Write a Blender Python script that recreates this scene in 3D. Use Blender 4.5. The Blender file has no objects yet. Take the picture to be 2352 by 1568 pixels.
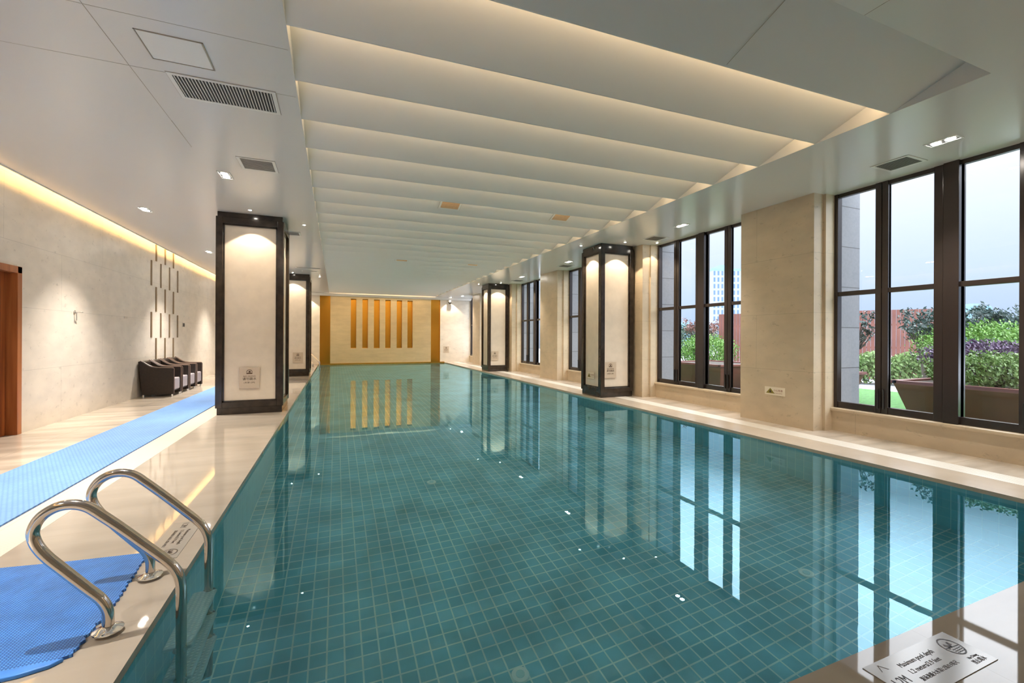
import bpy, bmesh, math, random
from mathutils import Vector, Matrix
SC = bpy.context.scene
COL = SC.collection
PI = math.pi
# ------------------------------------------------------------------ camera
cd = bpy.data.cameras.new('camera'); cam = bpy.data.objects.new('camera', cd); COL.objects.link(cam)
cd.sensor_width = 36; cd.lens = 36 * 995.25 / 2352; cd.shift_y = -9.4 / 2352; cd.clip_end = 2000; cd.clip_start = 0.02
cam.matrix_world = Matrix.Translation((0, 0, 1.26)) @ Matrix.Rotation(-.3851, 4, 'Z') @ Matrix.Rotation(PI / 2, 4, 'X') @ Matrix.Rotation(.0045, 4, 'Z')
SC.camera = cam
# ------------------------------------------------------------------ world, exposure
SC.view_settings.view_transform = 'Standard'; SC.view_settings.look = 'None'
SC.view_settings.gamma = 1; SC.view_settings.use_curve_mapping = False; SC.view_settings.exposure = 1.55
SC.cycles.max_bounces = 11; SC.cycles.diffuse_bounces = 5; SC.cycles.glossy_bounces = 5
SC.cycles.transmission_bounces = 8; SC.cycles.transparent_max_bounces = 12
SC.cycles.sample_clamp_indirect = 4; SC.cycles.adaptive_threshold = 0.04; SC.cycles.blur_glossy = 0.3
W = bpy.data.worlds.new('sky'); SC.world = W; W.use_nodes = True
nt = W.node_tree; bg = nt.nodes['Background']
tc = nt.nodes.new('ShaderNodeTexCoord'); sx = nt.nodes.new('ShaderNodeSeparateXYZ')
cr = nt.nodes.new('ShaderNodeValToRGB'); mu = nt.nodes.new('ShaderNodeMapRange')
nt.links.new(tc.outputs['Generated'], sx.inputs[0]); nt.links.new(sx.outputs['Z'], mu.inputs['Value'])
mu.inputs['From Min'].default_value = -0.1; mu.inputs['From Max'].default_value = 0.9
nt.links.new(mu.outputs[0], cr.inputs[0]); nt.links.new(cr.outputs[0], bg.inputs[0])
els = [(0.0, (.30, .38, .48)), (.10, (.48, .62, .86)), (.22, (.64, .76, .96)), (.36, (.84, .89, 1.0)), (.5, (.93, .95, 1.0)), (1.0, (.90, .94, 1.0))]
# brightness of the overcast sky grows towards the zenith
gain = nt.nodes.new('ShaderNodeValToRGB')
ge = [(0.0, .06), (.10, .083), (.36, .092), (.43, .36), (.52, .62), (1.0, .60)]
def ramp(node, els):
    r = node.color_ramp
    while len(r.elements) > 2: r.elements.remove(r.elements[-1])
    for i, (p, c) in enumerate(els):
        e = r.elements[i] if i < 2 else r.elements.new(p)
        e.position = p; c = c if isinstance(c, tuple) else (c, c, c); e.color = (*c, 1)
ramp(cr, els); ramp(gain, ge)
nt.links.new(mu.outputs[0], gain.inputs[0])
mm = nt.nodes.new('ShaderNodeMath'); mm.operation = 'MULTIPLY'; mm.inputs[1].default_value = 5.0
nt.links.new(gain.outputs[0], mm.inputs[0]); nt.links.new(mm.outputs[0], bg.inputs['Strength'])
WARM = (1.0, .80, .58); NEUT = (1.0, .91, .81); AMBER = (1.0, .62, .22)
DOWN_W = 150; SMALL_W = 22
H = 3.25
# ------------------------------------------------------------------ materials
MATS = {}
def mat(name, base=(.5, .5, .5), rough=.5, metal=0, spec=.5, emit=None, es=0, noise=0, nscale=5, bump=0, bscale=30, coat=0):
    m = bpy.data.materials.new(name); m.use_nodes = True; t = m.node_tree; p = t.nodes['Principled BSDF']
    p.inputs['Base Color'].default_value = (*base, 1); p.inputs['Roughness'].default_value = rough
    p.inputs['Metallic'].default_value = metal; p.inputs['Specular IOR Level'].default_value = spec
    p.inputs['Coat Weight'].default_value = coat
    if emit: p.inputs['Emission Color'].default_value = (*emit, 1); p.inputs['Emission Strength'].default_value = es
    if noise:
        n = t.nodes.new('ShaderNodeTexNoise'); n.inputs['Scale'].default_value = nscale; n.inputs['Detail'].default_value = 6
        c = t.nodes.new('ShaderNodeTexCoord'); t.links.new(c.outputs['Object'], n.inputs['Vector'])
        r = t.nodes.new('ShaderNodeValToRGB'); ramp(r, [(.3, tuple(v * (1 - noise) for v in base)), (.7, tuple(min(1, v * (1 + noise)) for v in base))])
        t.links.new(n.outputs['Fac'], r.inputs[0]); t.links.new(r.outputs[0], p.inputs['Base Color'])
    if bump:
        n = t.nodes.new('ShaderNodeTexNoise'); n.inputs['Scale'].default_value = bscale
        c = t.nodes.new('ShaderNodeTexCoord'); t.links.new(c.outputs['Object'], n.inputs['Vector'])
        b = t.nodes.new('ShaderNodeBump'); b.inputs['Strength'].default_value = bump; b.inputs['Distance'].default_value = .01
        t.links.new(n.outputs['Fac'], b.inputs['Height']); t.links.new(b.outputs[0], p.inputs['Normal'])
    MATS[name] = m; return m
def bricks(m, axes, w, h, mortar, c1, c2, cm, offset=0.0, noise=None, bumpy=0, shift=(0, 0), smooth=.1, pits=0):
    """tile pattern from object coordinates; axes e.g. 'XY', 'YZ'"""
    t = m.node_tree; p = t.nodes['Principled BSDF']
    c = t.nodes.new('ShaderNodeTexCoord'); s = t.nodes.new('ShaderNodeSeparateXYZ'); cb = t.nodes.new('ShaderNodeCombineXYZ')
    t.links.new(c.outputs['Object'], s.inputs[0])
    for i, a in enumerate(axes):
        ad = t.nodes.new('ShaderNodeMath'); ad.operation = 'ADD'; ad.inputs[1].default_value = shift[i] + 50 * (w if i == 0 else h * 2)
        t.links.new(s.outputs[a], ad.inputs[0]); t.links.new(ad.outputs[0], cb.inputs[i])
    b = t.nodes.new('ShaderNodeTexBrick'); b.offset = offset; b.squash = 1; b.offset_frequency = 2
    b.inputs['Scale'].default_value = 1; b.inputs['Brick Width'].default_value = w; b.inputs['Row Height'].default_value = h
    b.inputs['Mortar Size'].default_value = mortar; b.inputs['Mortar Smooth'].default_value = smooth; b.inputs['Bias'].default_value = 0
    for k, v in (('Color1', c1), ('Color2', c2), ('Mortar', cm)): b.inputs[k].default_value = (*v, 1)
    t.links.new(cb.outputs[0], b.inputs['Vector'])
    out = b.outputs['Color']
    if noise:
        sc, amt, st = noise
        n = t.nodes.new('ShaderNodeTexNoise'); n.inputs['Detail'].default_value = 7; n.inputs['Scale'].default_value = 1
        mp = t.nodes.new('ShaderNodeMapping'); mp.inputs['Scale'].default_value = tuple(sc * q for q in st)
        t.links.new(c.outputs['Object'], mp.inputs[0]); t.links.new(mp.outputs[0], n.inputs['Vector'])
        r = t.nodes.new('ShaderNodeValToRGB'); ramp(r, [(.3, 1 - amt), (.65, 1.0)])
        mx = t.nodes.new('ShaderNodeMix'); mx.data_type = 'RGBA'; mx.blend_type = 'MULTIPLY'; mx.inputs['Factor'].default_value = 1
        t.links.new(n.outputs['Fac'], r.inputs[0]); t.links.new(out, mx.inputs['A']); t.links.new(r.outputs[0], mx.inputs['B']); out = mx.outputs['Result']
    if pits:
        n = t.nodes.new('ShaderNodeTexNoise'); n.inputs['Detail'].default_value = 4; n.inputs['Scale'].default_value = 9; n.inputs['Roughness'].default_value = .7
        mp = t.nodes.new('ShaderNodeMapping'); mp.inputs['Scale'].default_value = (1, 1, 1.7)
        t.links.new(c.outputs['Object'], mp.inputs[0]); t.links.new(mp.outputs[0], n.inputs['Vector'])
        r = t.nodes.new('ShaderNodeValToRGB'); ramp(r, [(.60, 1.0), (.74, 1 - pits)])
        mx = t.nodes.new('ShaderNodeMix'); mx.data_type = 'RGBA'; mx.blend_type = 'MULTIPLY'; mx.inputs['Factor'].default_value = 1
        t.links.new(n.outputs['Fac'], r.inputs[0]); t.links.new(out, mx.inputs['A']); t.links.new(r.outputs[0], mx.inputs['B']); out = mx.outputs['Result']
    t.links.new(out, p.inputs['Base Color'])
    if bumpy:
        bu = t.nodes.new('ShaderNodeBump'); bu.inputs['Strength'].default_value = bumpy; bu.inputs['Distance'].default_value = .004; bu.invert = True
        t.links.new(b.outputs['Fac'], bu.inputs['Height']); t.links.new(bu.outputs[0], p.inputs['Normal'])
    return m
STONE = (.74, .675, .585)
def stone(name, axes, c=STONE, w=2.4, h=.82, rough=.35, shift=(0, .02)):
    d = tuple(v * .97 for v in c)
    return bricks(mat(name, c, rough), axes, w, h, .0025, c, d, tuple(v * .72 for v in c), .5, (1.0, .12, (3.5, 3.5, 6)), shift=shift, pits=.3)
M_wallL = stone('travertine wall left', 'YZ')
M_wallR = stone('travertine wall right', 'YZ', (.62, .505, .355))
M_wallF = bricks(mat('gold lit honey stone', (.8, .65, .40), .3), 'XZ', 1.2, .15, .002, (.62, .50, .30), (.58, .465, .28), (.50, .39, .23), .5, (1.2, .12, (2, 2, 6)))  # part of the yellow is warm gold light put into the stone colour
M_wallB = stone('plain stone', 'XZ')
M_panel = mat('cream stone panel', (.70, .625, .53), .45, noise=.05, nscale=6)
M_marble = bricks(mat('polished marble', (.6, .5, .4), .03, spec=.3), 'XY', 1.02, 1.2, .0012, (.42, .37, .31), (.41, .36, .30), (.33, .29, .24), 0, (1.0, .14, (1.5, 5, 1)), shift=(.745 - .0, 0))
MATS['polished marble'].node_tree.nodes['Principled BSDF'].inputs['Coat Roughness'].default_value = .02
M_marbleV = bricks(mat('veined marble', (.6, .5, .4), .16, spec=.5), 'XY', .8, .8, .002, (.62, .535, .44), (.60, .52, .425), (.36, .28, .21), 0, (1.3, .38, (1, 4, 1)))
M_coping = mat('coping stone', (.52, .44, .35), .18, noise=.06, nscale=4)
M_grate = bricks(mat('gutter grating', (.8, .74, .62), .4), 'XY', .4, .014, .0022, (.72, .665, .57), (.70, .65, .555), (.48, .43, .36), 0, bumpy=.6)
M_ceil = mat('ceiling paint', (.71, .695, .67), .22, spec=.35, bump=.01, bscale=3)
M_baffle = mat('baffle paint', (.71, .70, .68), .5, spec=.25)
M_joint = mat('shadow joint', (.42, .37, .31), .7)  # dark tone for seams, also painted as shade lines around ceiling fittings
M_dark = mat('dark bronze stone', (.032, .024, .019), .16, spec=.5, noise=.35, nscale=8)
M_alu = mat('bronze window frame', (.036, .026, .023), .22, metal=.2, spec=.6)
M_gold = mat('gold mirror', (.62, .30, .04), .22, metal=1)
M_goldD = mat('gold niche back', (.72, .38, .06), .2, metal=.9)
M_steel = mat('polished steel', (.62, .57, .52), .12, metal=1)
M_steelS = mat('satin steel', (.62, .60, .57), .3, metal=1)
M_tread = mat('brushed tread', (.75, .85, .88), .4, metal=.0)
M_stud = mat('tread stud', (1, 1, 1), .35, metal=.0)
M_chrome = mat('chrome', (.9, .9, .9), .08, metal=1)
M_white = mat('white enamel', (.74, .73, .70), .4)
M_whiteG = mat('white plastic', (.78, .77, .74), .35)
M_black = mat('black part and shade', (.02, .02, .02), .6)  # real black parts, and the painted dark behind vent slats
M_greyslat = mat('grey slats', (.33, .31, .28), .5)
M_beigeslat = mat('warm slats', (.62, .42, .25), .5)
M_wood = mat('walnut door', (.30, .085, .02), .32)
def woodgrain(m, a, b, scale):
    t = m.node_tree; p = t.nodes['Principled BSDF']; c = t.nodes.new('ShaderNodeTexCoord'); mp = t.nodes.new('ShaderNodeMapping')
    mp.inputs['Scale'].default_value = scale; n = t.nodes.new('ShaderNodeTexNoise'); n.inputs['Scale'].default_value = 1; n.inputs['Detail'].default_value = 5
    r = t.nodes.new('ShaderNodeValToRGB'); ramp(r, [(.35, a), (.65, b)])
    t.links.new(c.outputs['Object'], mp.inputs[0]); t.links.new(mp.outputs[0], n.inputs['Vector']); t.links.new(n.outputs['Fac'], r.inputs[0]); t.links.new(r.outputs[0], p.inputs['Base Color'])
woodgrain(M_wood, (.19, .045, .012), (.36, .11, .03), (22, 22, .8))
M_woodF = mat('walnut frame', (.38, .13, .04), .35); woodgrain(M_woodF, (.30, .09, .025), (.45, .16, .05), (20, 20, 1))
M_runner = bricks(mat('blue runner', (.1, .3, .7), .75), 'XY', .03, .03, .004, (.17, .34, .68), (.19, .37, .72), (.12, .26, .60), .5, (1.0, .18, (2, 1, 1)), bumpy=.5)
M_mat = bricks(mat('blue rubber mesh', (.05, .25, .8), .42), 'XY', .0115, .0115, .0026, (.085, .36, .92), (.12, .43, .96), (.02, .13, .50), 0, (1.0, .25, (9, 9, 1)), bumpy=1)
M_mat2 = mat('blue rubber border', (.06, .27, .82), .35, noise=.15, nscale=12)
M_tileF = bricks(mat('pool floor tile', (.1, .4, .5), .3), 'XY', .1, .1, .0058, (.30, .70, .86), (.23, .58, .73), (.88, 1.0, 1.0), 0, (1.0, .35, (2.2, 2.2, 1)), shift=(.045, .01), smooth=.25)
M_tileY = bricks(mat('pool side tile', (.1, .4, .5), .3), 'YZ', .1, .24, .0026, (.34, .78, .90), (.30, .72, .84), (.72, 1.0, 1.0), 0, shift=(.01, .035))
M_tileX = bricks(mat('pool end tile', (.1, .4, .5), .3), 'XZ', .1, .24, .0026, (.34, .78, .90), (.30, .72, .84), (.72, 1.0, 1.0), 0, shift=(.045, .035))
M_disc = mat('inlet plastic', (1.0, 1.0, 1.0), .4)
M_wicker = bricks(mat('dark wicker', (.08, .05, .04), .42), 'XZ', .028, .013, .0022, (.050, .031, .023), (.030, .019, .014), (.007, .005, .004), .5, bumpy=1.0)
M_wickY = bricks(mat('dark wicker front', (.08, .05, .04), .42), 'YZ', .028, .013, .0022, (.050, .031, .023), (.030, .019, .014), (.007, .005, .004), .5, bumpy=1.0)
M_rimw = mat('wicker edge', (.16, .105, .08), .38)
M_cush = mat('grey fabric', (.40, .355, .37), .85, bump=.3, bscale=120)
M_plate = mat('etched plate', (.34, .32, .29), .16, spec=.45, metal=.1)
M_signp = mat('clear sign plate', (.56, .47, .37), .2)
M_text = mat('sign ink', (.05, .03, .02), .5)
M_textb = mat('brown ink', (.085, .045, .025), .5)
M_red = mat('red ink', (.35, .12, .06), .5)
M_cream = mat('cream sticker', (.82, .74, .60), .4)
M_yel = mat('green yellow triangle', (.26, .21, .03), .5)
M_inlay = mat('bronze inlay', (.22, .155, .09), .35, metal=.3)
M_grey = mat('grey granite cladding', (.40, .41, .44), .6)
bricks(M_grey, 'XZ', 5, .57, .006, (.22, .22, .245), (.25, .25, .275), (.06, .06, .07), .5, (1, .12, (30, 30, 30)), shift=(0, .29))
M_grass = mat('grass', (.055, .16, .035), .9, noise=.45, nscale=14, bump=.6, bscale=90)
M_pave = mat('terrace paving', (.42, .45, .50), .7, noise=.06)
M_rust = mat('weathered steel planter', (.15, .048, .042), .45, noise=.15, nscale=3)
M_soil = mat('soil', (.03, .022, .015), .95)
M_fence = mat('red brown slats', (.17, .062, .05), .6, noise=.2, nscale=2)
M_bark = mat('bark', (.055, .045, .04), .85)
def leafmat(name, c, v=.35): return mat(name, c, .55, noise=v, nscale=6)
M_lf = [leafmat('bright leaf', (.10, .22, .035)), leafmat('purple leaf', (.075, .045, .095)), leafmat('light leaf', (.12, .21, .055)), leafmat('dark leaf', (.025, .06, .035)), leafmat('blue green leaf', (.022, .048, .045)), leafmat('hedge leaf', (.12, .20, .06)), leafmat('reddish leaf', (.16, .07, .06))]
M_tower = bricks(mat('hazy tower', (.6, .7, .8), .7), 'XZ', 2.0, 3.3, .55, (.13, .21, .33), (.11, .19, .31), (.37, .44, .53), 0)  # distance haze is mixed into the facade colours
M_glassb = mat('hazy glass block', (.22, .40, .56), .5)  # pale blue carries painted distance haze
M_led = mat('amber led strip', (1, .7, .3), .5, emit=AMBER, es=1)
def emat(name, col, s):
    m = bpy.data.materials.new(name); m.use_nodes = True; t = m.node_tree; t.nodes.clear()
    e = t.nodes.new('ShaderNodeEmission'); o = t.nodes.new('ShaderNodeOutputMaterial'); e.inputs[0].default_value = (*col, 1); e.inputs[1].default_value = s
    t.links.new(e.outputs[0], o.inputs[0]); return m
M_ledC = emat('cove led', AMBER, 22)
M_ledB = emat('baffle led', (1, .70, .38), 8)
M_lamp = emat('lamp face', (1, .93, .82), 60)
def glassmat():
    m = bpy.data.materials.new('window glass'); m.use_nodes = True; t = m.node_tree; t.nodes.clear()
    o = t.nodes.new('ShaderNodeOutputMaterial'); mx = t.nodes.new('ShaderNodeMixShader'); tr = t.nodes.new('ShaderNodeBsdfTransparent'); gl = t.nodes.new('ShaderNodeBsdfGlossy')
    lw = t.nodes.new('ShaderNodeLayerWeight'); lw.inputs[0].default_value = .5; pw = t.nodes.new('ShaderNodeMath'); pw.operation = 'POWER'; pw.inputs[1].default_value = 5
    fr = t.nodes.new('ShaderNodeMath'); fr.operation = 'MULTIPLY_ADD'; fr.inputs[1].default_value = .75; fr.inputs[2].default_value = .035; t.links.new(lw.outputs['Facing'], pw.inputs[0]); t.links.new(pw.outputs[0], fr.inputs[0]); tr.inputs[0].default_value = (.90, .93, .95, 1); gl.inputs['Roughness'].default_value = 0.0; gl.inputs[0].default_value = (1, .95, .9, 1)
    t.links.new(fr.outputs[0], mx.inputs[0]); t.links.new(tr.outputs[0], mx.inputs[1]); t.links.new(gl.outputs[0], mx.inputs[2]); t.links.new(mx.outputs[0], o.inputs[0]); return m
M_glass = glassmat()
def watermat():
    m = bpy.data.materials.new('pool water'); m.use_nodes = True; t = m.node_tree; t.nodes.clear()
    o = t.nodes.new('ShaderNodeOutputMaterial'); mx = t.nodes.new('ShaderNodeMixShader'); rf = t.nodes.new('ShaderNodeBsdfRefraction'); gl = t.nodes.new('ShaderNodeBsdfGlossy')
    fr = t.nodes.new('ShaderNodeFresnel'); fr.inputs[0].default_value = 1.52
    rf.inputs['IOR'].default_value = 1.333; rf.inputs['Roughness'].default_value = 0; rf.inputs[0].default_value = (.78, .98, 1.0, 1)
    gl.inputs['Roughness'].default_value = 0; gl.inputs[0].default_value = (.46, .84, 1.0, 1)
    n = t.nodes.new('ShaderNodeTexNoise'); n.inputs['Scale'].default_value = 5; n.inputs['Detail'].default_value = 2; c = t.nodes.new('ShaderNodeTexCoord')
    b = t.nodes.new('ShaderNodeBump'); b.inputs['Strength'].default_value = .05; b.inputs['Distance'].default_value = .004
    t.links.new(c.outputs['Object'], n.inputs['Vector']); t.links.new(n.outputs['Fac'], b.inputs['Height'])
    ge_ = t.nodes.new('ShaderNodeNewGeometry'); cm = t.nodes.new('ShaderNodeMix'); cm.data_type = 'RGBA'; t.links.new(ge_.outputs['Backfacing'], cm.inputs['Factor'])
    cm.inputs['A'].default_value = (.54, .86, 1.0, 1); cm.inputs['B'].default_value = (1, 1, 1, 1); t.links.new(cm.outputs['Result'], gl.inputs[0])  # total internal reflection is colourless
    for q in (rf, gl, fr): t.links.new(b.outputs[0], q.inputs['Normal'])
    t.links.new(fr.outputs[0], mx.inputs[0]); t.links.new(rf.outputs[0], mx.inputs[1]); t.links.new(gl.outputs[0], mx.inputs[2]); t.links.new(mx.outputs[0], o.inputs[0]); return m
M_water = watermat()
# ------------------------------------------------------------------ helpers
def bm_(): return bmesh.new()
def bx(b, x0, x1, y0, y1, z0, z1):
    vs = [b.verts.new((x, y, z)) for x in (x0, x1) for y in (y0, y1) for z in (z0, z1)]
    for f in ((0, 1, 3, 2), (4, 6, 7, 5), (0, 4, 5, 1), (2, 3, 7, 6), (0, 2, 6, 4), (1, 5, 7, 3)): b.faces.new([vs[i] for i in f])
    return vs
def prism(b, pts, ax, a0, a1):
    """closed outline pts (2d) extruded along axis ax"""
    def mk(p, a): return {'X': (a, p[0], p[1]), 'Y': (p[0], a, p[1]), 'Z': (p[0], p[1], a)}[ax]
    A = [b.verts.new(mk(p, a0)) for p in pts]; B = [b.verts.new(mk(p, a1)) for p in pts]; n = len(pts)
    b.faces.new(A); b.faces.new(B[::-1])
    for i in range(n): b.faces.new((A[i], B[i], B[(i + 1) % n], A[(i + 1) % n]))
def tube(b, path, r, seg=14, cap=True, rs=None):
    path = [Vector(p) for p in path]; up = None; rings = []
    for i, p in enumerate(path):
        d = (path[min(i + 1, len(path) - 1)] - path[max(i - 1, 0)]).normalized()
        if up is None: up = d.orthogonal().normalized()
        up = (up - d * up.dot(d)).normalized(); s = d.cross(up); rr = rs[i] if rs else r
        rings.append([b.verts.new(p + (up * math.cos(2 * PI * k / seg) + s * math.sin(2 * PI * k / seg)) * rr) for k in range(seg)])
    for A, B in zip(rings, rings[1:]):
        for k in range(seg): b.faces.new((A[k], A[(k + 1) % seg], B[(k + 1) % seg], B[k]))
    if cap: b.faces.new(rings[0][::-1]); b.faces.new(rings[-1])
def disc(b, c, r, h, seg=24, r2=None):
    tube(b, [(c[0], c[1], c[2]), (c[0], c[1], c[2] + h)], r, seg, rs=[r, r2 if r2 else r])
def smoothpath(pts, n=6):
    out = []; P = [Vector(p) for p in pts]; P = [P[0] * 2 - P[1]] + P + [P[-1] * 2 - P[-2]]
    for i in range(1, len(P) - 2):
        for k in range(n):
            t = k / n; a, b_, c, d = P[i - 1:i + 3]
            out.append(.5 * ((2 * b_) + (c - a) * t + (2 * a - 5 * b_ + 4 * c - d) * t * t + (3 * b_ - a - 3 * c + d) * t ** 3))
    out.append(P[-2]); return out
def obj(name, b, m, parent=None, smooth=False, bev=0):
    bmesh.ops.recalc_face_normals(b, faces=b.faces)
    me = bpy.data.meshes.new(name); b.to_mesh(me); b.free(); o = bpy.data.objects.new(name, me); COL.objects.link(o)
    me.materials.append(m)
    if smooth:
        for p in me.polygons: p.use_smooth = True
        md = o.modifiers.new('edges', 'EDGE_SPLIT'); md.split_angle = math.radians(40)
    if bev:
        md = o.modifiers.new('bevel', 'BEVEL'); md.width = bev; md.segments = 2; md.limit_method = 'ANGLE'
    if parent: o.parent = parent
    return o
def tag(o, label, cat, group=None, kind=None):
    o['label'] = label; o['category'] = cat
    if group: o['group'] = group
    if kind: o['kind'] = kind
    return o
def thing(name, label, cat, loc=(0, 0, 0), rz=0, group=None):
    o = bpy.data.objects.new(name, None); COL.objects.link(o); o.location = loc; o.rotation_euler = (0, 0, rz); o.empty_display_size = .1
    return tag(o, label, cat, group)
def struct(name, b, m, parent=None, **k):
    o = obj(name, b, m, parent, **k)
    if not parent: o['kind'] = 'structure'
    return o
def sroot(name, loc=(0, 0, 0)):
    o = bpy.data.objects.new(name, None); COL.objects.link(o); o.location = loc; o['kind'] = 'structure'; return o
def box(name, m, dims, parent=None, **k):
    b = bm_(); bx(b, *dims); return obj(name, b, m, parent, **k)
def dup(root, loc, rz=None, label=None):
    r = root.copy(); COL.objects.link(r); r.location = loc
    if rz is not None: r.rotation_euler = (0, 0, rz)
    if label: r['label'] = label
    for ch in list(root.children):
        c = ch.copy(); COL.objects.link(c); c.parent = r
        for g in ch.children:
            d = g.copy(); COL.objects.link(d); d.parent = c
    return r
def text(name, s, size, loc, rot, m, parent, align='CENTER', sx=1.0):
    c = bpy.data.curves.new(name, 'FONT'); c.body = s; c.size = size; c.align_x = align; c.align_y = 'CENTER'; c.extrude = .0004
    c.materials.append(m); tmp = bpy.data.objects.new('tmp', c); COL.objects.link(tmp); bpy.context.view_layer.update()
    me = bpy.data.meshes.new_from_object(tmp.evaluated_get(bpy.context.evaluated_depsgraph_get())); bpy.data.objects.remove(tmp)
    o = bpy.data.objects.new(name, me); COL.objects.link(o); o.location = loc; o.rotation_euler = rot; o.scale = (sx, 1, 1); o.parent = parent; return o
# ------------------------------------------------------------------ room shell
PX0, PX1, PY0, PY1 = -.745, 5.04, 1.09, 21.5
YB = -2.6
# floor with its paved bands
fl = bm_()
bx(fl, -1.765, PX0, YB, 21.5, -.04, 0); bx(fl, PX0, PX1, YB, PY0, -.04, 0)
struct('floor', fl, M_marble)
F = bpy.data.objects['floor']
box('veined_paving', M_marbleV, (-3.95, -2.035, YB, 21.5, -.04, 0), F)
box('coping', M_coping, (PX1, 5.5, YB, 21.5, -.04, 0), F)
box('window_side_paving', M_marbleV, (5.78, 6.5, YB, 21.5, -.04, 0), F)
g = box('gutter_grating', M_grate, (-2.035, -1.765, YB, 21.5, -.04, .001)); tag(g, 'cream slotted gutter grating between the blue runner and the polished marble', 'grating', kind='thing')
g = box('gutter_grating', M_grate, (5.5, 5.78, YB, 21.5, -.04, .001)); tag(g, 'cream slotted gutter grating along the window side of the pool', 'grating', kind='thing')
# pool basin
pb = bm_(); bx(pb, PX0 - .2, PX1 + .2, PY0 - .2, PY1 + .2, -1.45, -1.235); pool = struct('floor_pool', pb, M_tileF)
b = bm_(); bx(b, PX0 - .2, PX0, PY0 - .2, PY1 + .2, -1.235, -.04); bx(b, PX1, PX1 + .2, PY0 - .2, PY1 + .2, -1.235, -.04); struct('wall_pool_sides', b, M_tileY)
b = bm_(); bx(b, PX0, PX1, PY0 - .2, PY0, -1.235, -.04); bx(b, PX0, PX1, PY1, PY1 + .2, -1.235, -.04); struct('wall_pool_ends', b, M_tileX)
b = bm_(); vs = [b.verts.new(p) for p in ((PX0, PY0, -.035), (PX1, PY0, -.035), (PX1, PY1, -.035), (PX0, PY1, -.035))]; b.faces.new(vs)
w = obj('pool_water', b, M_water); tag(w, 'clear teal water filling the tiled swimming pool', 'water', kind='stuff')
for i, (x, y, l) in enumerate([(1.037, 5.046, 'round white inlet cap on the pool floor, second nearest of the middle row'), (3.351, 2.231, 'round white inlet cap on the pool floor, nearest the windows'),
                  (1.009, 2.335, 'round white inlet cap on the pool floor at the bottom edge of the photo'), (1.0, 7.687, 'round white inlet cap on the pool floor, farthest of those visible')]):
    t = thing('pool_inlet', l, 'inlet', (x, y, -1.235), 0, 'inlet caps on the pool floor')
    b = bm_(); disc(b, (0, 0, 0), .055, .010, 28, .050); obj('rim', b, M_disc, t, smooth=True)
    b = bm_(); disc(b, (0, 0, .010), .026, .005, 20); obj('cap', b, mat('inlet shade%d' % i, (.62, .85, .9), .4), t, smooth=True)
# left wall with doorway
DY0, DY1, DZ = 6.25, 7.5, 2.13
b = bm_(); bx(b, -3.95, -3.75, YB, DY0, -.02, 3.62); bx(b, -3.95, -3.75, DY1, 21.75, -.02, 3.62); bx(b, -3.95, -3.75, DY0, DY1, DZ, 3.62)
struct('wall_left', b, M_wallL)
struct('wall_back', (lambda b: (bx(b, -3.95, 6.7, YB - .2, YB, -.02, 3.62), b)[1])(bm_()), M_wallB)
b = bm_(); bx(b, -3.75, -.70, 21.5, 21.7, -.04, 3.62); bx(b, 4.82, 6.5, 21.5, 21.7, -.04, 3.62); struct('wall_far', b, M_wallB)
# centre panel of the far wall, pierced by six niches
FX0, FX1 = -.26, 4.36
slots = [(.62, .86), (1.13, 1.38), (1.65, 1.91), (2.17, 2.42), (2.70, 2.95), (3.21, 3.46)]
b = bm_(); bx(b, FX0, FX1, 21.5, 21.6, -.04, .72); bx(b, FX0, FX1, 21.5, 21.6, 3.03, 3.62)
e = [FX0] + [v for s in slots for v in s] + [FX1]
for a, c in zip(e[::2], e[1::2]): bx(b, a, c, 21.5, 21.6, .72, 3.03)
struct('wall_far_panel', b, M_wallF)
b = bm_(); bx(b, FX0, FX1, 21.72, 21.8, -.04, 3.62); struct('wall_far_backing', b, M_wallF)
ords = ['first', 'second', 'third', 'fourth', 'fifth', 'sixth']
for i, (a, c) in enumerate(slots):
    t = thing('gold_niche', 'tall gold mirrored niche in the far wall, %s from the left' % ords[i], 'niche', (a, 21.6, .72), 0, 'gold niches in the far wall')
    b = bm_(); bx(b, 0, c - a, .09, .11, 0, 2.31); obj('back_panel', b, M_gold, t)
    b = bm_(); bx(b, -.012, 0, .001, .11, 0, 2.31); bx(b, c - a, c - a + .012, .001, .11, 0, 2.31); bx(b, -.012, c - a + .012, .001, .11, -.012, 0); bx(b, -.012, c - a + .012, .001, .11, 2.31, 2.322); obj('lining', b, M_goldD, t)
for nm, a, c in (('left', -.70, -.26), ('right', 4.36, 4.82)):
    t = thing('gold_pilaster', 'full height gold mirrored strip at the %s end of the far wall' % nm, 'pilaster', (a, 21.5, 0), 0, 'gold strips on the far wall')
    b = bm_(); bx(b, 0, c - a, .05, .1, -.04, 3.12); obj('mirror_panel', b, M_gold, t)
    b = bm_(); bx(b, 0, .02, -.01, .05, -.04, 3.12); bx(b, c - a - .02, c - a, -.01, .05, -.04, 3.12); obj('edge_trim', b, M_goldD, t)
b = bm_(); prism(b, [(21.28, 3.25), (21.28, 3.215), (21.42, 3.12), (21.72, 3.12), (21.72, 3.25)], 'X', -3.75, 6.4); struct('trim_1', b, M_ceil)
b = bm_(); bx(b, PX0, PX1, 21.455, 21.5, -.04, .03); struct('baseboard_far', b, M_goldD)
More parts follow.
